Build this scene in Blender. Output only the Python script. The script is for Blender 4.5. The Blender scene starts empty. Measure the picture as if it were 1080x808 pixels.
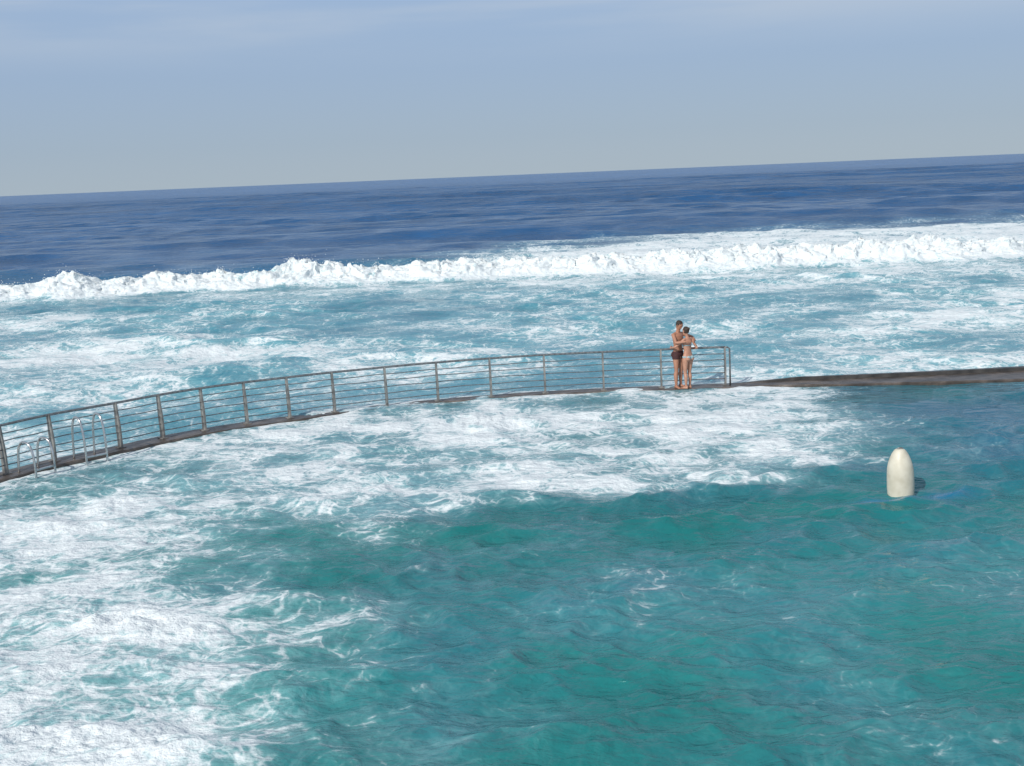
import bpy, bmesh, math, random
import numpy as np
from mathutils import Vector, Matrix
random.seed(4); rng=np.random.RandomState(7)
scene=bpy.context.scene
COL=scene.collection

# ------------------------------------------------------------ helpers
def link(o,parent=None):
    COL.objects.link(o)
    if parent: o.parent=parent
    return o
def empty(name):
    e=bpy.data.objects.new(name,None); e.empty_display_size=.2; return link(e)
def obj_bm(name,bm,mat=None,parent=None,smooth=True):
    me=bpy.data.meshes.new(name); bm.normal_update(); bm.to_mesh(me); bm.free()
    if smooth:
        for p in me.polygons: p.use_smooth=True
    if mat: me.materials.append(mat)
    return link(bpy.data.objects.new(name,me),parent)
def new_mat(name):
    m=bpy.data.materials.new(name); m.use_nodes=True
    nt=m.node_tree; b=nt.nodes['Principled BSDF']
    return m,nt,b
def N(nt,t,**k):
    n=nt.nodes.new(t)
    for a,v in k.items(): setattr(n,a,v)
    return n
def simple(name,c1,c2=None,rough=.5,metal=0,scale=8,bump=.0,detail=5):
    m,nt,b=new_mat(name)
    c2=c2 or c1
    tc=N(nt,'ShaderNodeTexCoord'); no=N(nt,'ShaderNodeTexNoise'); no.inputs['Scale'].default_value=scale; no.inputs['Detail'].default_value=detail
    nt.links.new(tc.outputs['Object'],no.inputs['Vector'])
    r=N(nt,'ShaderNodeValToRGB'); r.color_ramp.elements[0].position=.35; r.color_ramp.elements[1].position=.65
    r.color_ramp.elements[0].color=(*c1,1); r.color_ramp.elements[1].color=(*c2,1)
    nt.links.new(no.outputs['Fac'],r.inputs['Fac']); nt.links.new(r.outputs['Color'],b.inputs['Base Color'])
    b.inputs['Roughness'].default_value=rough; b.inputs['Metallic'].default_value=metal
    if bump:
        bp=N(nt,'ShaderNodeBump'); bp.inputs['Strength'].default_value=bump; bp.inputs['Distance'].default_value=.02
        nt.links.new(no.outputs['Fac'],bp.inputs['Height']); nt.links.new(bp.outputs['Normal'],b.inputs['Normal'])
    return m
def ss(a,b,x):
    t=np.clip((x-a)/(b-a),0,1); return t*t*(3-2*t)

_P=rng.permutation(256).astype(np.int32); _A=(rng.rand(256)*2*np.pi).astype(np.float32)
_C=np.cos(_A); _S=np.sin(_A)
def perlin(x,y,seed=0):
    xi=np.floor(x).astype(np.int32); yi=np.floor(y).astype(np.int32)
    xf=(x-xi).astype(np.float32); yf=(y-yi).astype(np.float32)
    u=xf*xf*xf*(xf*(xf*6-15)+10); v=yf*yf*yf*(yf*(yf*6-15)+10)
    def g(ix,iy,dx,dy):
        h=_P[(_P[(ix+seed*17)&255]+iy+seed*31)&255]
        return _C[h]*dx+_S[h]*dy
    a=g(xi,yi,xf,yf); b=g(xi+1,yi,xf-1,yf); c=g(xi,yi+1,xf,yf-1); d=g(xi+1,yi+1,xf-1,yf-1)
    return ((a+(b-a)*u)*(1-v)+(c+(d-c)*u)*v)*1.5
def fbm(x,y,o=4,seed=0,gain=.5):
    s=0;a=1
    for i in range(o):
        s=s+a*perlin(x*2**i,y*2**i,seed+i); a*=gain
    return s
def billow(x,y,o=4,seed=0,gain=.5):
    s=0;a=1
    for i in range(o):
        s=s+a*(np.abs(perlin(x*2**i+3.7*i,y*2**i+1.9*i,seed+i))); a*=gain
    return s

# ------------------------------------------------------------ camera
H=5.88
cam_d=bpy.data.cameras.new('camera'); cam=link(bpy.data.objects.new('camera',cam_d))
cam_d.sensor_width=36; cam_d.lens=36*1304/1080; cam_d.clip_end=90000; cam_d.clip_start=.1
cam.matrix_world=Matrix.Translation((0,0,H))@Matrix.Rotation(math.radians(90-9.55),4,'X')@Matrix.Rotation(math.radians(-2.39),4,'Z')
scene.camera=cam

# ------------------------------------------------------------ sky + sun
SD=Vector((-.46,-.66,.57)).normalized()
el=math.asin(SD.z); az=math.atan2(SD.x,SD.y)
w=bpy.data.worlds.new('World'); scene.world=w; w.use_nodes=True
nt=w.node_tree; bg=nt.nodes['Background']; bg.inputs['Strength'].default_value=.09
sky=N(nt,'ShaderNodeTexSky'); sky.sky_type='NISHITA'; sky.sun_disc=False
sky.sun_elevation=el; sky.sun_rotation=az%(2*math.pi); sky.air_density=1.0; sky.dust_density=.6; sky.ozone_density=2.0
tc=N(nt,'ShaderNodeTexCoord')
sx=N(nt,'ShaderNodeSeparateXYZ'); nt.links.new(tc.outputs['Generated'],sx.inputs[0])
# marine haze layer that hides the low sky gradient
hm=N(nt,'ShaderNodeMapRange'); hm.interpolation_type='SMOOTHSTEP'
for k,v in zip(['From Min','From Max','To Min','To Max'],[.05,.55,.90,.0]): hm.inputs[k].default_value=v
nt.links.new(sx.outputs['Z'],hm.inputs['Value'])
hc_=N(nt,'ShaderNodeValToRGB'); e=hc_.color_ramp.elements
e[0].position=0; e[0].color=(.385,.475,.560,1); e[1].position=.16; e[1].color=(.35,.48,.70,1)
q_=e.new(.03); q_.color=(.345,.445,.565,1); q_=e.new(.085); q_.color=(.325,.440,.620,1)
nt.links.new(sx.outputs['Z'],hc_.inputs['Fac'])
hs=N(nt,'ShaderNodeVectorMath',operation='SCALE'); hs.inputs['Scale'].default_value=1/.09; nt.links.new(hc_.outputs['Color'],hs.inputs[0])
hz=N(nt,'ShaderNodeMix',data_type='RGBA'); nt.links.new(hm.outputs[0],hz.inputs['Factor']); nt.links.new(sky.outputs[0],hz.inputs['A']); nt.links.new(hs.outputs[0],hz.inputs['B'])
mp=N(nt,'ShaderNodeMapping'); mp.inputs['Scale'].default_value=(1.5,1.5,15); mp.inputs['Rotation'].default_value=(0,math.radians(2.5),0)
nz=N(nt,'ShaderNodeTexNoise'); nz.inputs['Scale'].default_value=1.7; nz.inputs['Detail'].default_value=5; nz.inputs['Roughness'].default_value=.5
nt.links.new(tc.outputs['Generated'],mp.inputs['Vector']); nt.links.new(mp.outputs['Vector'],nz.inputs['Vector'])
cr=N(nt,'ShaderNodeMapRange'); cr.interpolation_type='SMOOTHSTEP'; cr.inputs['From Min'].default_value=.30; cr.inputs['From Max'].default_value=.60
nt.links.new(nz.outputs['Fac'],cr.inputs['Value'])
er=N(nt,'ShaderNodeMapRange'); er.interpolation_type='SMOOTHSTEP'; er.inputs['From Min'].default_value=.08; er.inputs['From Max'].default_value=.145
nt.links.new(sx.outputs['Z'],er.inputs['Value'])
mu=N(nt,'ShaderNodeMath',operation='MULTIPLY'); nt.links.new(cr.outputs[0],mu.inputs[0]); nt.links.new(er.outputs[0],mu.inputs[1])
m2=N(nt,'ShaderNodeMath',operation='MULTIPLY'); nt.links.new(mu.outputs[0],m2.inputs[0]); m2.inputs[1].default_value=.8
mx=N(nt,'ShaderNodeMix',data_type='RGBA'); nt.links.new(m2.outputs[0],mx.inputs['Factor']); nt.links.new(hz.outputs['Result'],mx.inputs['A']); mx.inputs['B'].default_value=(5.7,6.5,7.5,1)
nt.links.new(mx.outputs['Result'],bg.inputs['Color'])
sun=bpy.data.lights.new('sun','SUN'); sun.energy=3.4; sun.angle=math.radians(.5); sun.color=(1,.95,.87)
so=link(bpy.data.objects.new('sun',sun)); so.rotation_euler=(-SD).to_track_quat('-Z','Y').to_euler()
scene.view_settings.view_transform='Standard'; scene.view_settings.look='None'; scene.view_settings.exposure=0

# ------------------------------------------------------------ wall path
POSTS=[(-12.9,21.6),(-12.2,23.0),(-11.5,24.3),(-10.78,25.56),(-10.13,26.62),(-9.05,27.85),(-8.32,28.75),(-7.52,29.54),(-6.62,30.2),(-5.66,30.78),(-4.6,31.38),(-3.3,31.93),(-1.98,32.38),(-.57,32.72),(.89,32.95),(2.48,33.03),(4.05,33.04),(5.78,33.0)]
def catmull(P,n=8,closed=False):
    out=[]
    P=[Vector((*p,0)) if len(p)==2 else Vector(p) for p in P]
    for i in range(len(P)-1):
        p0=P[max(i-1,0)];p1=P[i];p2=P[i+1];p3=P[min(i+2,len(P)-1)]
        for k in range(n):
            t=k/n
            out.append(.5*((2*p1)+(-p0+p2)*t+(2*p0-5*p1+4*p2-p3)*t*t+(-p0+3*p1-3*p2+p3)*t**3))
    out.append(P[-1]); return out
PATH=catmull(POSTS,8)

# ------------------------------------------------------------ water sheet
def rows():
    ys=[1.0]; y=1.0
    while y<9: y+=.25; ys.append(y)
    while y<34: y+=max(y*y/7563*1.5,.016); ys.append(y)
    while y<68: y+=.14; ys.append(y)
    while y<84: y+=.09; ys.append(y)
    while y<240: y+=.5; ys.append(y)
    while y<700: y+=2.0; ys.append(y)
    while y<60000: y*=1.03; ys.append(y)
    return np.array(ys)
ys=rows(); NC=1150
xs=np.linspace(-1,1,NC)
Y0,U=np.meshgrid(ys,xs,indexing='ij')
X0=U*(.58*Y0+4)
X=X0.astype(np.float32).ravel(); Yv=Y0.astype(np.float32).ravel()
nv=X.size; cell=(.58*Yv+4)*2/NC
dyr=np.gradient(ys).astype(np.float32); dyv=np.repeat(dyr,NC)
cell=np.maximum(cell,dyv*.8)

wd=np.full(nv,50,np.float32)
near=(Yv>15)&(Yv<45)
xn=X[near]; yn=Yv[near]; dn=np.full(xn.size,50,np.float32)
WP=[PATH[i] for i in range(0,len(PATH),4)]+[Vector((9,32.7,0)),Vector((14,32.6,0)),Vector((22,32.6,0)),Vector((40,33,0))]
for a,b in zip(WP[:-1],WP[1:]):
    dx,dy=b.x-a.x,b.y-a.y; L=dx*dx+dy*dy
    t=np.clip(((xn-a.x)*dx+(yn-a.y)*dy)/L,0,1)
    dn=np.minimum(dn,np.hypot(xn-a.x-t*dx,yn-a.y-t*dy))
wd[near]=dn
wx=np.array([-60,-13.5]+[p.x for p in WP]+[60]); wy=np.array([5,20.]+[p.y for p in WP]+[34])
o=np.argsort(wx); ywall=np.interp(X,wx[o],wy[o]).astype(np.float32)
sea=ss(-.2,.4,Yv-ywall)          # 1 = seaward of the wall
sea[(X<-12.9)]=np.maximum(sea[(X<-12.9)],ss(-13.0,-13.8,X[X<-12.9]))

# clear teal part of the pool
PB=[(-2.4,0),(-2.35,10),(-2.17,11.7),(-1.9,14.3),(-2.5,16.4),(-3.9,18.2),(-3.4,19.9),(-1.06,20.5),(1.57,21.3),(3.29,21.7),(5.3,22.5),(7.2,24.2),(8.2,26.5),(9.0,29.0),(11.0,31.0),(18,31.3),(60,31.3),(60,0)]
nx=X+1.3*fbm(X*.35,Yv*.35,5,3,.6).astype(np.float32); ny=Yv+1.5*fbm(X*.3+9,Yv*.3,5,5,.6).astype(np.float32)
pm=Yv<38
px,py=nx[pm],ny[pm]; inside=np.zeros(px.size,bool); dist=np.full(px.size,99,np.float32)
for i in range(len(PB)):
    a=PB[i]; b=PB[(i+1)%len(PB)]
    c=((a[1]>py)!=(b[1]>py))
    with np.errstate(divide='ignore',invalid='ignore'):
        xi=(b[0]-a[0])*(py-a[1])/((b[1]-a[1]) if b[1]!=a[1] else 1e-9)+a[0]
    inside^=(c&(px<xi))
    dx,dy=b[0]-a[0],b[1]-a[1]; L=dx*dx+dy*dy
    t=np.clip(((px-a[0])*dx+(py-a[1])*dy)/L,0,1)
    dist=np.minimum(dist,np.hypot(px-a[0]-t*dx,py-a[1]-t*dy))
clear=np.zeros(nv,np.float32); sd=np.where(inside,dist,-dist)
clear[pm]=ss(-2.4,1.7,sd)

lf=fbm(X*.22+3,Yv*.22,3,11); lf2=fbm(X*.07+30,Yv*.12,3,15); lf3=fbm(X*.6+3,Yv*.9+1,4,19)
lf2=np.clip(lf2,-.9,.9)
# bore (breaking wave) geometry
y0=72+1.5*perlin(X*.07,X*0+.3,21)+.7*perlin(X*.3,X*0+3.3,22)+.02*X
hb=(1.08+.46*perlin(X*.10,X*0+7.7,23)+.36*perlin(X*.33,X*0+2.7,24)+.16*perlin(X*.9,X*0+5.7,24))
d=Yv-y0
front=ss(-2.4,1.2,d); back=np.exp(-np.clip(d-1.2,0,99)/4.5)
bore=front*back*(np.abs(d)<60)
# foam density
def blob(cx,cy,rx,ry,a): 
    return a*np.exp(-(((X-cx)/rx)**2+((Yv-cy)/ry)**2))
foam_pool=(.485+.24*lf+.17*lf3)*(1-clear)+clear*(.09+.14*np.clip(lf,-1,1))
foam_pool+=(1-.7*clear)*(blob(5.0,22.8,.9,.3,.45)+blob(3.2,26.5,3.0,2.2,.10)+blob(-6.5,16.5,2.4,2.2,.14)+blob(-4.9,16.2,.8,.45,.30)+blob(-5.5,12.5,1.6,1.2,.14)+blob(-8,22,3,3,.05)+blob(1,29.5,6,1.3,.06))
foam_pool*=1-.6*ss(26,29,Yv)*ss(6.5,9.5,X)
foam_sea=.365+.20*lf2+.14*lf+.10*lf3+.13*ss(8,26,X-.1*(Yv-40))*ss(66,52,Yv)+.14*ss(-4,-16,X)*ss(54,40,Yv)-.05*ss(58,66,Yv)*ss(10,-10,X)+.12*ss(-7.5,-2,d)
foam_back=np.where(d>5,ss(64+6*lf2,24,d)*ss(-20,8,X+6*lf2-(d-6)*.30)*.62+.12*lf2,.62*ss(-30,0,X)+.12)
wb=ss(-2.2,-.9,d)
foam=foam_pool*(1-sea)+sea*(foam_sea*(1-wb)+wb*np.maximum(foam_back*ss(70,52,d),0))
foam=np.where(d>48,foam*ss(56,50,d),foam)
foam=np.maximum(foam,sea*.60*np.exp(-((X-17)/4.5)**2-((Yv-118-1.5*lf2)/2.2)**2))
core=ss(-2.6,-.8,d)*ss(7.0+4.5*lf2,1.5,d)
foam=np.maximum(foam,core*.82*sea+.16*core*lf3)
foam=np.clip(foam,0,1.05)
edge=ss(1.0,.45,wd); foam=np.maximum(foam,edge*(.50+.25*lf3)*ss(8.5,6,X))

# displacement
Z=np.zeros(nv,np.float32); DX=np.zeros(nv,np.float32); DY=np.zeros(nv,np.float32)
wxp=X+.5*perlin(X*.25,Yv*.25,41)+1.2*perlin(X*.06,Yv*.06,42); wyp=Yv+.5*perlin(X*.25+7,Yv*.25,43)+1.2*perlin(X*.06,Yv*.06+5,44)
amod=np.where(Yv<78,.75+.6*np.clip(fbm(X*.12,Yv*.15,3,51),-.9,1),.8+.35*np.clip(fbm(X*.012,Yv*.03,2,52),-.9,1))
def addwaves(n,l0,l1,k,mask,meana,sda,Q=.8):
    idx=np.where(mask>.01)[0]
    for i in range(n):
        lam=math.exp(rng.uniform(math.log(l0),math.log(l1)))
        a=math.radians(rng.normal(meana,sda)); kx,ky=math.cos(a),math.sin(a); kk=2*math.pi/lam
        ph=kk*(kx*wxp[idx]+ky*wyp[idx])+rng.rand()*6.28
        f=ss(3.0,6.5,lam/cell[idx])*mask[idx]*lam*k*amod[idx]
        Z[idx]+=f*np.cos(ph); s=f*Q*np.sin(ph)
        DX[idx]-=s*kx; DY[idx]-=s*ky
calm=1-.78*ss(1.9,.5,wd)
mpool=(1-sea)*calm*(.6+.4*clear)
addwaves(48,.22,2.8,.0108,mpool,-95,40,1.0)
msea=sea*calm*ss(82,60,Yv)
addwaves(30,.9,9,.0070,msea,-90,32,.9)
mfar=ss(74,84,Yv)*ss(3000,300,Yv)
addwaves(24,2.0,9,.0058,mfar,-90,22,.9)
addwaves(12,14,44,.0070,mfar,-93,4.5,.9)
# swell lines
for (yc,xa,xb,h,wf,wb_) in [(142,-14,34,2.0,6.5,16),(190,60,-60,.9,9,20),(250,-1e4,-1e4+1,1.1,12,22),(330,-1e4,-1e4+1,1.2,15,28),(450,-1e4,-1e4+1,1.5,20,36),(600,-1e4,-1e4+1,1.7,28,50)]:
    yy=Yv-(yc+6*perlin(X*.010,X*0+yc,61)+1.0*perlin(X*.04,X*0+yc,62)+.04*X)
    s=np.where(yy<0,np.exp(-(yy/wf)**2),np.exp(-(yy/wb_)**2))
    Z+=h*s*ss(xa,xb,X)*(.8+.35*perlin(X*.012,X*0+yc*1.3,63))
# bore: tumbling white water
bl=fbm(X*.9+2,(Yv-y0)*.9,6,71,.58); bl2=fbm(X*.33+8,(Yv-y0)*.35+3,3,75); bl3=billow(X*2.1,(Yv-y0)*2.1,4,79,.6)
Z+=sea*bore*hb*(.80+.23*bl+.36*bl2+.18*bl3)
turb=np.exp(-np.clip(np.abs(d-1)-1.8,0,99)/2.5)*sea
DY-=turb*ss(-2.2,0,d)*(.26*bl+.17*bl3); DX+=turb*.20*fbm(X*1.3,Yv*1.3,4,81)*ss(-2,0,d)
ff=np.clip(foam,0,1)
Z+=ff*(1-core)*sea*.11*fbm(X*.55,Yv*.55,5,85,.55)*calm*ss(200,100,Yv)
lump=np.clip(foam-.52,0,.5)
Z+=(1-sea)*calm*(ff*.03*fbm(X*1.1,Yv*1.1,5,91,.55)+lump*.28*billow(X*1.6,Yv*1.6,5,95,.6))
# wash running over the sill of the wall
Z+=ss(.85,.35,wd)*(.034+.035*fbm(X*.8+4,Yv*.8,4,97))*ss(7.5,6,X)
Z-=.02

co=np.empty((nv,3),np.float32); co[:,0]=X+DX; co[:,1]=Yv+DY; co[:,2]=Z
NR=len(ys)
idx=np.arange(NR*NC).reshape(NR,NC)
q=np.stack([idx[:-1,:-1],idx[:-1,1:],idx[1:,1:],idx[1:,:-1]],-1).reshape(-1,4)
me=bpy.data.meshes.new('sea_water'); me.vertices.add(nv); me.vertices.foreach_set('co',co.ravel())
me.loops.add(q.size); me.loops.foreach_set('vertex_index',q.ravel().astype(np.int32))
me.polygons.add(len(q)); me.polygons.foreach_set('loop_start',np.arange(0,q.size,4,dtype=np.int32))
try: me.polygons.foreach_set('loop_total',np.full(len(q),4,np.int32))
except Exception: pass
me.update(calc_edges=True)
me.polygons.foreach_set('use_smooth',np.ones(len(q),bool))
at=me.attributes.new('foam','FLOAT','POINT'); at.data.foreach_set('value',foam.astype(np.float32))
def C(*c): return np.array(c,np.float32)
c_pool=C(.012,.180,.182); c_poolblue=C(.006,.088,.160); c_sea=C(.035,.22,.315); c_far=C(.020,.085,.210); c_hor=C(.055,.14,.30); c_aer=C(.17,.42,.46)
t=(.10+ss(15,27,Yv)*.70+.50*lf+.12*lf3)[:,None]; t=np.clip(t,0,1)
col=c_pool*(1-t)+c_poolblue*t
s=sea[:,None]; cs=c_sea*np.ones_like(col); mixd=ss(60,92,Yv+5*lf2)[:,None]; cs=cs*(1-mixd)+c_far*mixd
hh_=ss(200,1500,Yv)[:,None]; cs=cs*(1-hh_)+c_hor*hh_  # distance haze painted into the sea colour, paler towards the horizon
col=col*(1-s)+cs*s
a=(np.clip(foam,0,1)**1.1*.70*ss(160,60,Yv))[:,None]; col=col*(1-a)+c_aer*a
tb=(blob(6.35,20.95,.65,.28,.75)+blob(7.6,21.2,.5,.22,.5))[:,None]; col=col*(1-tb)+C(.01,.17,.42)*tb   # submerged blue mooring pad
farvar=fbm(X*.008,Yv*.012,4,99)*ss(90,200,Yv)
col*=(1+.15*lf2[:,None]+.12*lf[:,None]*ss(200,60,Yv)[:,None]+.15*farvar[:,None])
ca=me.attributes.new('wcol','FLOAT_COLOR','POINT'); cc=np.ones((nv,4),np.float32); cc[:,:3]=np.clip(col,0,1); ca.data.foreach_set('color',cc.ravel())

m,nt,b=new_mat('sea_water_material')
geo=N(nt,'ShaderNodeNewGeometry')
def lk(a,b_): nt.links.new(a,b_)
def math_(op,a,b_=None,c=None,clamp=False):
    n=N(nt,'ShaderNodeMath',operation=op); n.use_clamp=clamp
    for i,v in enumerate([a,b_,c]):
        if v is None: continue
        if isinstance(v,(int,float)): n.inputs[i].default_value=v
        else: lk(v,n.inputs[i])
    return n.outputs[0]
def noise(vec,scale,detail=5,rough=.55,dist=0,out='Fac'):
    n=N(nt,'ShaderNodeTexNoise'); n.inputs['Scale'].default_value=scale; n.inputs['Detail'].default_value=detail
    n.inputs['Roughness'].default_value=rough; n.inputs['Distortion'].default_value=dist; lk(vec,n.inputs['Vector']); return n.outputs[out]
def maprange(v,a,b_,c=0,d_=1,sm=True):
    n=N(nt,'ShaderNodeMapRange'); n.interpolation_type='SMOOTHSTEP' if sm else 'LINEAR'
    for k,x in zip(['Value','From Min','From Max','To Min','To Max'],[v,a,b_,c,d_]):
        if isinstance(x,(int,float)): n.inputs[k].default_value=x
        else: lk(x,n.inputs[k])
    return n.outputs[0]
af=N(nt,'ShaderNodeAttribute',attribute_name='foam'); ac=N(nt,'ShaderNodeAttribute',attribute_name='wcol')
pos=geo.outputs['Position']
wc=noise(pos,.7,3,.55,0,'Color')
vs=N(nt,'ShaderNodeVectorMath',operation='SUBTRACT'); lk(wc,vs.inputs[0]); vs.inputs[1].default_value=(.5,.5,.5)
vm=N(nt,'ShaderNodeVectorMath',operation='SCALE'); lk(vs.outputs[0],vm.inputs[0]); vm.inputs['Scale'].default_value=1.8
va=N(nt,'ShaderNodeVectorMath',operation='ADD'); lk(pos,va.inputs[0]); lk(vm.outputs[0],va.inputs[1])
wp=va.outputs[0]
def ridge(v,k=5.0):
    x=math_('SUBTRACT',v,.5); x=math_('ABSOLUTE',x); x=math_('MULTIPLY',x,k); return math_('SUBTRACT',1,x,clamp=True)
r1=ridge(noise(wp,.55,4,.6),7); r2=ridge(noise(wp,1.7,3,.62),6)
vo=N(nt,'ShaderNodeTexVoronoi',feature='DISTANCE_TO_EDGE'); vo.inputs['Scale'].default_value=2.2; lk(wp,vo.inputs['Vector'])
lace=maprange(vo.outputs['Distance'],0,.16,1,0)
vo2=N(nt,'ShaderNodeTexVoronoi',feature='DISTANCE_TO_EDGE'); vo2.inputs['Scale'].default_value=6.0; lk(wp,vo2.inputs['Vector'])
lace2=maprange(vo2.outputs['Distance'],0,.22,1,0)
fine=noise(pos,9,5,.75)
big=noise(wp,.33,4,.65)
P=math_('MULTIPLY',r1,.24); P=math_('MULTIPLY_ADD',r2,.19,P); P=math_('MULTIPLY_ADD',lace,.13,P); P=math_('MULTIPLY_ADD',lace2,.09,P)
P=math_('MULTIPLY_ADD',fine,.34,P); P=math_('MULTIPLY_ADD',big,.55,P); P=math_('SUBTRACT',P,.055)
F=af.outputs['Fac']
th=math_('SUBTRACT',1.14,F)
fm=maprange(P,math_('SUBTRACT',th,.08),math_('ADD',th,.28))
thin=maprange(P,math_('SUBTRACT',th,.45),math_('ADD',th,.14))
thinc=N(nt,'ShaderNodeMix',data_type='RGBA'); lk(math_('MULTIPLY',thin,math_('MULTIPLY',F,1.1,None,True)),thinc.inputs['Factor']); lk(ac.outputs['Color'],thinc.inputs['A']); thinc.inputs['B'].default_value=(.38,.60,.63,1)
fc=N(nt,'ShaderNodeMix',data_type='RGBA'); lk(math_('MULTIPLY',fm,math_('MULTIPLY_ADD',fine,.55,.64),None,True),fc.inputs['Factor']); lk(thinc.outputs['Result'],fc.inputs['A']); fc.inputs['B'].default_value=(.79,.83,.85,1)
lk(fc.outputs['Result'],b.inputs['Base Color'])
sxyz=N(nt,'ShaderNodeSeparateXYZ'); lk(pos,sxyz.inputs[0])
far=maprange(sxyz.outputs['Y'],30,300)
rw=math_('MULTIPLY_ADD',far,.20,.06)
lk(math_('MAXIMUM',rw,math_('MULTIPLY',fm,.85)),b.inputs['Roughness'])
b.inputs['IOR'].default_value=1.33
lk(math_('MULTIPLY_ADD',far,-.22,.5),b.inputs['Specular IOR Level'])
# ripples
mpn=N(nt,'ShaderNodeMapping'); mpn.inputs['Scale'].default_value=(.65,1.3,1); lk(pos,mpn.inputs['Vector'])
n1=noise(mpn.outputs[0],4.2,4,.58,.3); n2=noise(mpn.outputs[0],.7,3,.6,.3)
nn=math_('MULTIPLY_ADD',n2,2.4,n1)
n3=noise(mpn.outputs[0],.12,4,.62)
hgt=math_('ADD',math_('MULTIPLY',nn,math_('MULTIPLY_ADD',F,-.045,.098)),math_('MULTIPLY',math_('MULTIPLY',n3,far),3.5))
f2=noise(pos,4.0,4,.66)
hf=math_('MULTIPLY_ADD',math_('MULTIPLY',F,f2),.12,hgt)
bp=N(nt,'ShaderNodeBump'); bp.inputs['Strength'].default_value=.85; bp.inputs['Distance'].default_value=1.0; lk(hf,bp.inputs['Height']); lk(bp.outputs['Normal'],b.inputs['Normal'])
me.materials.append(m)
link(bpy.data.objects.new('sea_water',me))

# ------------------------------------------------------------ spray
bm=bmesh.new()
foam_mat=simple('spray_foam',(.8,.83,.84),(.85,.87,.88),.9)
hw=.58*73+4
for i in range(4200):
    x=rng.uniform(-44,46)
    g=float(perlin(np.array([x*.35]),np.array([4.4]),24)[0])
    if g<0 and rng.rand()<.8: continue
    j=int(np.clip((x/hw+1)/2*(NC-1),0,NC-1)); r=np.searchsorted(ys,72+.02*x)
    k=idx[max(r-30,0):r+40,j]; kk=k[np.argmax(co[k,2])]
    c=co[kk]+np.array([rng.normal(0,.2),rng.normal(-.3,.45),rng.exponential(.10)-.05])
    s_=rng.uniform(.006,.022)
    bmesh.ops.create_icosphere(bm,subdivisions=1,radius=s_,matrix=Matrix.Translation(c)@Matrix.Diagonal((rng.uniform(.8,1.8),1,rng.uniform(.6,1.2),1)))
obj_bm('sea_spray',bm,foam_mat)

# ------------------------------------------------------------ pool wall
def perp(path,i):
    a=path[max(i-1,0)]; b=path[min(i+1,len(path)-1)]; t=(b-a); t.z=0; t.normalize()
    return t,Vector((t.y,-t.x,0))   # perp points to pool side
wm,nt,b=new_mat('wet_concrete')
tc=N(nt,'ShaderNodeTexCoord'); no=N(nt,'ShaderNodeTexNoise'); no.inputs['Scale'].default_value=1.6; no.inputs['Detail'].default_value=9; no.inputs['Roughness'].default_value=.7
nt.links.new(tc.outputs['Object'],no.inputs['Vector'])
r=N(nt,'ShaderNodeValToRGB'); e=r.color_ramp.elements; e[0].position=.35; e[0].color=(.040,.034,.030,1); e[1].position=.66; e[1].color=(.165,.135,.115,1)
e2=r.color_ramp.elements.new(.5); e2.color=(.082,.067,.057,1)
nt.links.new(no.outputs['Fac'],r.inputs['Fac']); nt.links.new(r.outputs['Color'],b.inputs['Base Color']); b.inputs['Roughness'].default_value=.36
bp=N(nt,'ShaderNodeBump'); bp.inputs['Distance'].default_value=.04; bp.inputs['Strength'].default_value=.6; nt.links.new(no.outputs['Fac'],bp.inputs['Height']); nt.links.new(bp.outputs['Normal'],b.inputs['Normal'])
def wall_z(x): return .085-.058*min(max((x+10)/6,0),1)
XS=[5.8,6.6,7.6,9,11,13.4,17,24,45]; ZS=[.027,.04,.045,.05,.055,.06,.06,.07,.07]
bm=bmesh.new(); prev=None
fr=[]
for i,p in enumerate(PATH):
    t,n=perp(PATH,i)
    off=.38-.16*float(ss(-7,-4,np.float32(p.x)))+.18*float(ss(2.6,3.8,np.float32(p.x)))
    fr.append((p+n*off,p-n*.28,wall_z(p.x)))
for (f_,b_),z in zip([((6.6,32.65),(6.6,33.25)),((7.6,32.5),(7.6,33.25)),((9.0,32.25),(9.0,33.2)),((11,32.05),(11,33.2)),((13.4,31.85),(13.4,33.3)),((17,31.5),(17,33.5)),((24,31),(24,33.8)),((45,30),(45,35))],ZS[1:]):
    fr.append((Vector((*f_,0)),Vector((*b_,0)),z))
fine=[]
for a,c in zip(fr[:-1],fr[1:]):
    k=max(1,int((c[0]-a[0]).length/.18))
    for i in range(k):
        t=i/k; fine.append((a[0].lerp(c[0],t),a[1].lerp(c[1],t),a[2]*(1-t)+c[2]*t))
fine.append(fr[-1])
for f_,b_,z in fine:
    kh=.09*min(max((f_.x-6.3)/1.5,0),1)     # low kerb on the seaward edge of the bare section
    w_=[f_+Vector((0,0,-1.2)),f_+Vector((0,0,z-.03))]
    for k in range(9):
        q_=f_.lerp(b_,.03+.83*k/8); w_.append(q_+Vector((0,0,z)))
    w_+=[f_.lerp(b_,.875)+Vector((0,0,z+kh)),b_+Vector((0,0,z+kh)),b_+Vector((0,0,-1.2))]
    vs_=[]
    for k,v in enumerate(w_):
        if 0<k<len(w_)-1:
            jj=.004 if k>9 else .008
            v=v+Vector((0,random.uniform(-jj,jj),random.uniform(-jj,jj)))
        vs_.append(bm.verts.new(v))
    if prev:
        for k in range(len(vs_)-1): bm.faces.new((prev[k],prev[k+1],vs_[k+1],vs_[k]))
    prev=vs_
bmesh.ops.recalc_face_normals(bm,faces=bm.faces[:])
wo=obj_bm('pool_wall',bm,wm,smooth=False)
dk=simple('algae_dark_kerb',(.022,.021,.02),(.065,.06,.055),.4,0,3,.3); wo.data.materials.append(dk)
nseg=13
for i,p in enumerate(wo.data.polygons):
    if p.center.x>6.2 and i%nseg in (10,11): p.material_index=1

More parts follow.
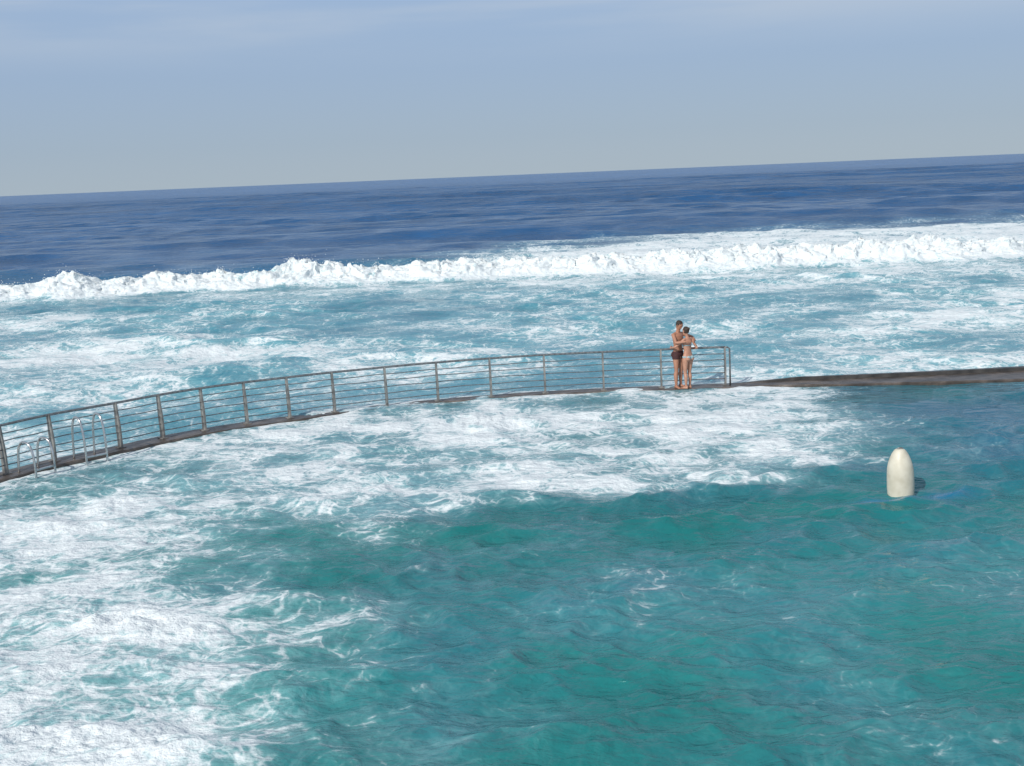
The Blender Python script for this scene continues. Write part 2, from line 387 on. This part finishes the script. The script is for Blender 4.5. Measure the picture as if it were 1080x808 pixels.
# ------------------------------------------------------------ tubes
def tube(bm,pts,rad,n=8,side=Vector((1,0,0)),cap=True):
    pts=[Vector(p) for p in pts]; rings=[]
    m_=len(pts)
    if not isinstance(rad,(list,tuple)): rad=[rad]*m_
    pu=None
    for i,p in enumerate(pts):
        t=(pts[min(i+1,m_-1)]-pts[max(i-1,0)]); t.normalize()
        s_=side if pu is None else pu
        u=s_-t*s_.dot(t)
        if u.length<1e-3: u=Vector((0,1,0))-t*t.y
        u.normalize(); v=t.cross(u)
        pu=u
        r_=rad[i]; a,b2=(r_ if isinstance(r_,(tuple,list)) else (r_,r_))
        rings.append([bm.verts.new(p+u*a*math.cos(2*math.pi*k/n)+v*b2*math.sin(2*math.pi*k/n)) for k in range(n)])
    for A,B in zip(rings[:-1],rings[1:]):
        for k in range(n): bm.faces.new((A[k],A[(k+1)%n],B[(k+1)%n],B[k]))
    if cap: bm.faces.new(rings[0][::-1]); bm.faces.new(rings[-1])

steel=simple('dull_steel',(.15,.155,.16),(.29,.295,.30),.34,.6,14,.1)
post_mat=simple('weathered_post',(.15,.145,.14),(.34,.325,.30),.45,.35,6,.1)
chrome=simple('ladder_steel',(.5,.5,.5),(.65,.65,.65),.22,.85,12)
rail=empty('metal_railing')
HT=1.03
def pt(i_f,h,off=0):
    i=int(i_f); f=i_f-i; p=PATH[i] if f==0 else PATH[i].lerp(PATH[i+1],f)
    t,n=perp(PATH,i); lean=-.07*(h/HT)**1.6
    return p+n*(lean+off)+Vector((0,0,wall_z(p.x)+h))
bm=bmesh.new()
tube(bm,[pt(i,HT) for i in range(len(PATH))],.029,8,Vector((0,0,1)))
obj_bm('top_rail',bm,steel,rail)
bm=bmesh.new()
for h in (.18,.35,.52,.69,.85):
    tube(bm,[pt(i,h+.006*math.sin(i*.8+h*9),.0) for i in range(len(PATH))],.0125,6,Vector((0,0,1)))
obj_bm('lower_rails',bm,steel,rail)
bm=bmesh.new()
def plate_post(bm,i,w0=.085,w1=.055,th=.020):
    t,n=perp(PATH,i); last=None
    for k,h in enumerate([0,.2,.4,.6,.8,.95,1.04]):
        c=pt(i,h); c=c-Vector((0,0,.02)) if k==0 else c
        w=w0*(1-h)+w1*h+(.012 if .3<h<.7 else 0)
        ring=[bm.verts.new(c+n*sx_*w+t*sy_*th) for sx_,sy_ in ((-1,-1),(1,-1),(1,1),(-1,1))]
        if last:
            for k2 in range(4): bm.faces.new((last[k2],last[(k2+1)%4],ring[(k2+1)%4],ring[k2]))
        else: bm.faces.new(ring[::-1])
        last=ring
    bm.faces.new(last)
    c=pt(i,0)
    bmesh.ops.create_cube(bm,size=1,matrix=Matrix.Translation(c+Vector((0,0,.006)))@Matrix.Rotation(math.atan2(t.y,t.x),4,'Z')@Matrix.Diagonal((.16,.22,.03,1)))
for k in range(len(POSTS)): plate_post(bm,k*8)
obj_bm('posts',bm,post_mat,rail,smooth=False)
bm=bmesh.new(); L_=len(PATH)-1; o_=Vector((.13,0,0))
tube(bm,[pt(L_,HT),pt(L_,HT)+Vector((.07,0,-.005)),pt(L_,HT-.04)+o_,pt(L_,.6)+o_,pt(L_,0)+o_],.024,8,Vector((0,1,0)))
obj_bm('end_hoop',bm,steel,rail)

# ------------------------------------------------------------ pool ladders
def ladder(ic,hh,w=.5):
    L=empty('pool_ladder')
    i=int(ic); f=ic-i; p=PATH[i].lerp(PATH[i+1],f); t,n=perp(PATH,i); z=wall_z(p.x)
    bm=bmesh.new()
    for s_ in (-1,1):
        b0=p+t*s_*w/2
        ctl=[(.14,-.02),(.16,.35*hh),(.20,.75*hh),(.30,.97*hh),(.42,hh),(.54,.93*hh),(.62,.70*hh),(.66,.3*hh),(.67,-.4),(.67,-1.0)]
        pts=catmull([b0+n*a+Vector((0,0,z+h)) for a,h in ctl],4)
        tube(bm,pts,.026,8,t)
    obj_bm('handrails',bm,chrome,L)
    bm=bmesh.new()
    for h in (.16,-.12,-.42,-.7):
        c=p+n*.66+Vector((0,0,h))
        bmesh.ops.create_cube(bm,size=1,matrix=Matrix.Translation(c)@Matrix.Rotation(math.atan2(t.y,t.x),4,'Z')@Matrix.Diagonal((w,.08,.025,1)))
    obj_bm('treads',bm,chrome,L,smooth=False)
ladder(3*8+3.0,.66); ladder(4*8+3.2,.95)

# ------------------------------------------------------------ buoy
buoy=empty('mooring_buoy'); bx,by=6.87,21.45
cream=simple('weathered_cream_plastic',(.56,.52,.41),(.70,.66,.55),.45,0,5,.15)
prof=[(-.5,.18),(-.3,.215),(-.05,.232),(.08,.238),(.3,.236),(.42,.228),(.52,.210),(.61,.180),(.69,.145),(.735,.115),(.755,.10),(.772,.085),(.782,.055)]
bm=bmesh.new(); rings=[]
n=40
for z,r_ in prof: rings.append([bm.verts.new((bx+r_*math.cos(2*math.pi*k/n)-.03*z,by+r_*math.sin(2*math.pi*k/n),z+.01)) for k in range(n)])
for A,B in zip(rings[:-1],rings[1:]):
    for k in range(n): bm.faces.new((A[k],A[(k+1)%n],B[(k+1)%n],B[k]))
bm.faces.new(rings[-1]); bm.faces.new(rings[0][::-1])
obj_bm('float_body',bm,cream,buoy)
bm=bmesh.new()
tube(bm,[(bx-.07,by,.775),(bx-.06,by,.805),(bx-.02,by,.815),(bx+.02,by,.805),(bx+.03,by,.775)],.012,8,Vector((0,1,0)))
obj_bm('lifting_eye',bm,steel,buoy)

# ------------------------------------------------------------ people
def person(name,spec,org,skin,hairm,suit):
    root=empty(name); O=Vector(org)
    f=Vector((*spec['f'],0)).normalized(); l=Vector((-f.y,f.x,0)); hgt=spec['h']; c=Vector((*spec['c'],0)); male=spec['male']
    k=hgt/1.8
    up=Vector((0,0,1))
    def P_(a,b_,z): return O+c+l*a+f*b_+up*(z*k)
    bm=bmesh.new()
    if male:
        T=[(.80,0,.10,.085),(.88,0,.155,.10),(.95,0,.165,.11),(1.03,0,.150,.098),(1.12,.005,.142,.09),(1.22,.01,.16,.10),(1.32,.01,.178,.112),(1.40,0,.185,.105),(1.46,-.01,.15,.08),(1.50,-.01,.09,.06)]
    else:
        T=[(.80,0,.10,.085),(.88,0,.168,.105),(.94,0,.178,.115),(1.02,0,.150,.092),(1.12,.0,.122,.08),(1.22,.01,.135,.088),(1.32,.015,.15,.105),(1.40,0,.155,.085),(1.455,-.01,.125,.07),(1.50,-.01,.075,.052)]
    tube(bm,[P_(0,b_,z) for z,b_,_,_ in T],[(a*k,b2*k) for _,_,a,b2 in T],20,l)
    hd=spec['head']
    nk=[P_(0,-.01,1.46),P_(hd[1]*.4,.0+hd[0]*.4,1.54),P_(hd[1],hd[0]*.9,1.62)]
    tube(bm,nk,[.062*k,.055*k,.052*k] if male else [.052*k,.045*k,.045*k],14,l)
    hc=P_(hd[1],hd[0]+.012,1.685); hf=(f+up*spec.get('tilt',-.2)).normalized(); hl=l; hu=hf.cross(hl); hu=-hu if hu.z<0 else hu
    Hr=[(-.118,.030,.035,.03),(-.105,.050,.060,.022),(-.08,.061,.078,.012),(-.04,.070,.090,.004),(0,.075,.097,0),(.04,.076,.099,-.003),(.075,.066,.088,-.006),(.10,.046,.064,-.008),(.115,.02,.03,-.008)]
    tube(bm,[hc+hu*z*k+hf*o2*k for z,_,_,o2 in Hr],[(a*k,b2*k) for _,a,b2,_ in Hr],20,hl)
    tube(bm,[hc+hf*.088*k+hu*.02*k,hc+hf*.108*k-hu*.025*k,hc+hf*.09*k-hu*.034*k],[.008*k,.014*k,.010*k],8,hl)
    for s_ in (-1,1):
        tube(bm,[hc+hl*s_*.073*k+hu*.025*k-hf*.0*k,hc+hl*s_*.086*k-hf*.012*k,hc+hl*s_*.073*k-hu*.035*k],[.008*k,.014*k,.008*k],8,hf)
    tube(bm,[hc+hf*.089*k+hl*.024*k-hu*.06*k,hc+hf*.094*k-hu*.058*k,hc+hf*.089*k-hl*.024*k-hu*.06*k],[.005*k,.008*k,.005*k],8,hu)
    tube(bm,[hc+hf*.083*k+hl*.045*k+hu*.032*k,hc+hf*.094*k+hu*.03*k,hc+hf*.083*k-hl*.045*k+hu*.032*k],.009*k,8,hu)
    legs=spec['legs']
    for s_,(fa,fb,ka,kb) in zip((-1,1),legs):
        hip=P_(s_*.088,0,.90); kn=P_(ka,kb,.49); an=P_(fa,fb,.075)
        th=[.088,.090,.078,.064,.056] if male else [.088,.092,.078,.062,.052]
        pts=[hip]+[hip.lerp(kn,t) for t in (.2,.5,.8)]+[kn]; R=[r_*k for r_ in th]
        cf=[kn.lerp(an,.12),kn.lerp(an,.32)-f*.018,kn.lerp(an,.6)-f*.008,kn.lerp(an,.88),an]
        pts+=cf; R+=[r_*k for r_ in ((.054,.061,.049,.037,.038) if male else (.051,.057,.045,.034,.035))]
        tube(bm,pts,R,14,l)
        toe=(f+l*s_*.25).normalized()
        tube(bm,[an-toe*.055*k-up*.035*k,an-up*.03*k,an+toe*.07*k-up*.042*k,an+toe*.14*k-up*.055*k,an+toe*.185*k-up*.06*k],[(.03*k,.033*k),(.036*k,.045*k),(.042*k,.032*k),(.045*k,.02*k),(.035*k,.014*k)],12,toe.cross(up))
    for s_ in (-1,1):
        g=P_(s_*.075,-.062,.905)
        tube(bm,[g+up*.06*k,g+up*.02*k-f*.01,g-up*.03*k-f*.008,g-up*.07*k],[.045*k,.075*k,.078*k,.05*k],12,l)
        if not male:
            g=P_(s_*.07,.085,1.28); tube(bm,[g-f*.03,g,g+f*.03],[.06*k,.05*k,.025*k],12,l)
    for s_,arm in zip((-1,1),spec['arms']):
        sh=P_(s_*(.175 if male else .150),-.005,1.435)
        elb,wr,hand,pn=[Vector(v) for v in arm]; elb=O+elb; wr=O+wr; hd_=(O+hand-wr).normalized(); pn=pn.normalized()
        a_=[.058,.056,.050,.044,.040,.041,.036,.028,.025] if male else [.048,.046,.040,.036,.034,.034,.030,.024,.021]
        cl=P_(s_*.09,-.005,1.45)
        pts=[cl,sh,sh.lerp(elb,.3),sh.lerp(elb,.7),elb,elb.lerp(wr,.2),elb.lerp(wr,.5),elb.lerp(wr,.85),wr]
        tube(bm,pts,[r_*k for r_ in a_],14,l)
        sd_=hd_.cross(pn).normalized()
        tube(bm,[wr,wr+hd_*.03*k,wr+hd_*.065*k,wr+hd_*.095*k],[(.025*k,.018*k),(.034*k,.017*k),(.041*k,.015*k),(.038*k,.012*k)],12,sd_)
        for q_,ln in zip((-1.5,-.5,.5,1.5),(.068,.078,.073,.058)):
            b0=wr+hd_*.085*k+sd_*q_*.020*k
            d0=(hd_+sd_*q_*.07).normalized(); d1=(d0+pn*.28).normalized(); d2=(d0+pn*.6).normalized()
            tube(bm,[b0,b0+d0*ln*.45*k,b0+(d0*.45+d1*.3)*ln*k,b0+(d0*.45+d1*.3+d2*.25)*ln*k],[.0095*k,.009*k,.0082*k,.0065*k],8,sd_)
        b0=wr+hd_*.02*k-sd_*.025*k; dt=(hd_*.7-sd_*.75+pn*.15).normalized()
        tube(bm,[b0,b0+dt*.035*k,b0+(dt+hd_*.3).normalized()*.075*k],[.014*k,.011*k,.008*k],8,pn)
    body=obj_bm('body',bm,skin,root)
    rm=body.modifiers.new('r','REMESH'); rm.mode='VOXEL'; rm.voxel_size=.0065; rm.use_smooth_shade=True
    sm=body.modifiers.new('s','SMOOTH'); sm.factor=.5; sm.iterations=3
    bm=bmesh.new()
    for s_ in (-1,1):
        bmesh.ops.create_uvsphere(bm,u_segments=10,v_segments=8,radius=.0115*k,matrix=Matrix.Translation(hc+hf*.087*k+hl*s_*.031*k+hu*.008*k))
    obj_bm('eyes',bm,simple(name+'_eye',(.05,.035,.03),(.08,.05,.04),.2),root)
    bm=bmesh.new()
    Hh=[(-.03,.072,.075,-.035),(.0,.081,.090,-.022),(.04,.085,.098,-.014),(.075,.077,.096,-.010),(.105,.058,.076,-.010),(.126,.028,.038,-.010)] if male else [(-.06,.06,.066,-.045),(-.02,.080,.085,-.030),(.03,.086,.097,-.018),(.07,.080,.097,-.012),(.105,.058,.076,-.010),(.126,.028,.038,-.010)]
    tube(bm,[hc+hu*z*k+hf*o2*k for z,_,_,o2 in Hh],[(a*k,b2*k) for _,a,b2,_ in Hh],20,hl)
    if not male:
        bc=hc+hu*.085*k-hf*.10*k
        bmesh.ops.create_uvsphere(bm,u_segments=14,v_segments=10,radius=.045*k,matrix=Matrix.Translation(bc))
    h_=obj_bm('hair',bm,hairm,root)
    rm=h_.modifiers.new('r','REMESH'); rm.mode='VOXEL'; rm.voxel_size=.006; rm.use_smooth_shade=True
    dsp=h_.modifiers.new('d','DISPLACE'); tx=bpy.data.textures.new('hair_lumps','CLOUDS'); tx.noise_scale=.02; dsp.texture=tx; dsp.strength=.014; dsp.texture_coords='LOCAL'
    bm=bmesh.new()
    if male:
        S=[(.86,0,.160,.112),(.92,0,.177,.122),(.98,0,.170,.116),(1.0,0,.163,.110)]
        tube(bm,[P_(0,b_,z) for z,b_,_,_ in S],[(a*k,b2*k) for _,_,a,b2 in S],24,l)
        for s_,(fa,fb,ka,kb) in zip((-1,1),legs):
            hip=P_(s_*.088,0,.90); kn=P_(ka,kb,.49)
            tube(bm,[hip,hip.lerp(kn,.15),hip.lerp(kn,.28)],[.10*k,.104*k,.10*k],16,l)
            g=P_(s_*.075,-.062,.905); tube(bm,[g+up*.07*k,g+up*.02*k-f*.01,g-up*.03*k-f*.008,g-up*.09*k],[.05*k,.083*k,.086*k,.06*k],12,l)
    else:
        S=[(.855,0,.06,.100),(.885,0,.135,.118),(.93,0,.186,.124),(.965,0,.183,.120)]
        tube(bm,[P_(0,b_,z) for z,b_,_,_ in S],[(a*k,b2*k) for _,_,a,b2 in S],24,l)
        for s_ in (-1,1):
            g=P_(s_*.065,-.066,.915); tube(bm,[g+up*.045*k,g+up*.02*k-f*.01,g-up*.03*k-f*.008],[.05*k,.078*k,.066*k],12,l)
            g=P_(s_*.07,.088,1.28); tube(bm,[g-f*.03,g,g+f*.034],[.066*k,.056*k,.03*k],12,l)
        S=[(1.262,.012,.150,.103),(1.275,.012,.152,.105),(1.288,.012,.154,.107)]
        tube(bm,[P_(0,b_,z) for z,b_,_,_ in S],[(a*k,b2*k) for _,_,a,b2 in S],24,l)
    s2=obj_bm('swimwear',bm,suit,root)
    rm=s2.modifiers.new('r','REMESH'); rm.mode='VOXEL'; rm.voxel_size=.007; rm.use_smooth_shade=True
    sm=s2.modifiers.new('s','SMOOTH'); sm.factor=.5; sm.iterations=2
    return root
skin_m=simple('tanned_skin',(.37,.175,.11),(.44,.22,.145),.5,0,7)
skin_w=simple('light_skin',(.44,.225,.15),(.50,.265,.18),.5,0,7)
hair_m=simple('dark_hair',(.018,.012,.009),(.04,.026,.018),.6,0,40,.4)
hair_w=simple('brown_hair',(.025,.014,.009),(.05,.03,.018),.6,0,40,.4)
suit_m=simple('dark_swim_shorts',(.045,.016,.018),(.07,.024,.026),.8,0,30)
suit_w=simple('pale_bikini',(.27,.40,.43),(.35,.47,.50),.8,0,30)
ORG=(4.62,32.80,.026)
person('man',dict(f=(.66,-.75),c=(-.125,.10),h=1.82,male=True,head=(.05,0),tilt=-.45,
  legs=[(-.11,.01,-.10,.02),(.11,-.02,.10,.01)],
  arms=[((-.22,-.24,1.27),(.03,-.30,1.30),(.2,-.28,1.32),(0,1,-.1)),((.27,.17,1.36),(.31,-.09,1.30),(.24,-.28,1.26),(-.8,.4,0))]),ORG,skin_m,hair_m,suit_m)
person('woman',dict(f=(-.6,.8),c=(.105,-.11),h=1.67,male=False,head=(.03,.02),tilt=.15,
  legs=[(-.085,.02,-.085,.03),(.085,-.01,.085,.02)],
  arms=[((.36,-.09,1.09),(.22,.11,1.07),(.06,.24,1.08),(-.6,-.5,0)),((-.24,-.19,1.15),(-.34,.03,1.10),(-.26,.2,1.10),(.9,-.2,0))]),ORG,skin_w,hair_w,suit_w)
print('VERTS',nv,'rows',NR,'zmax',Z.max())
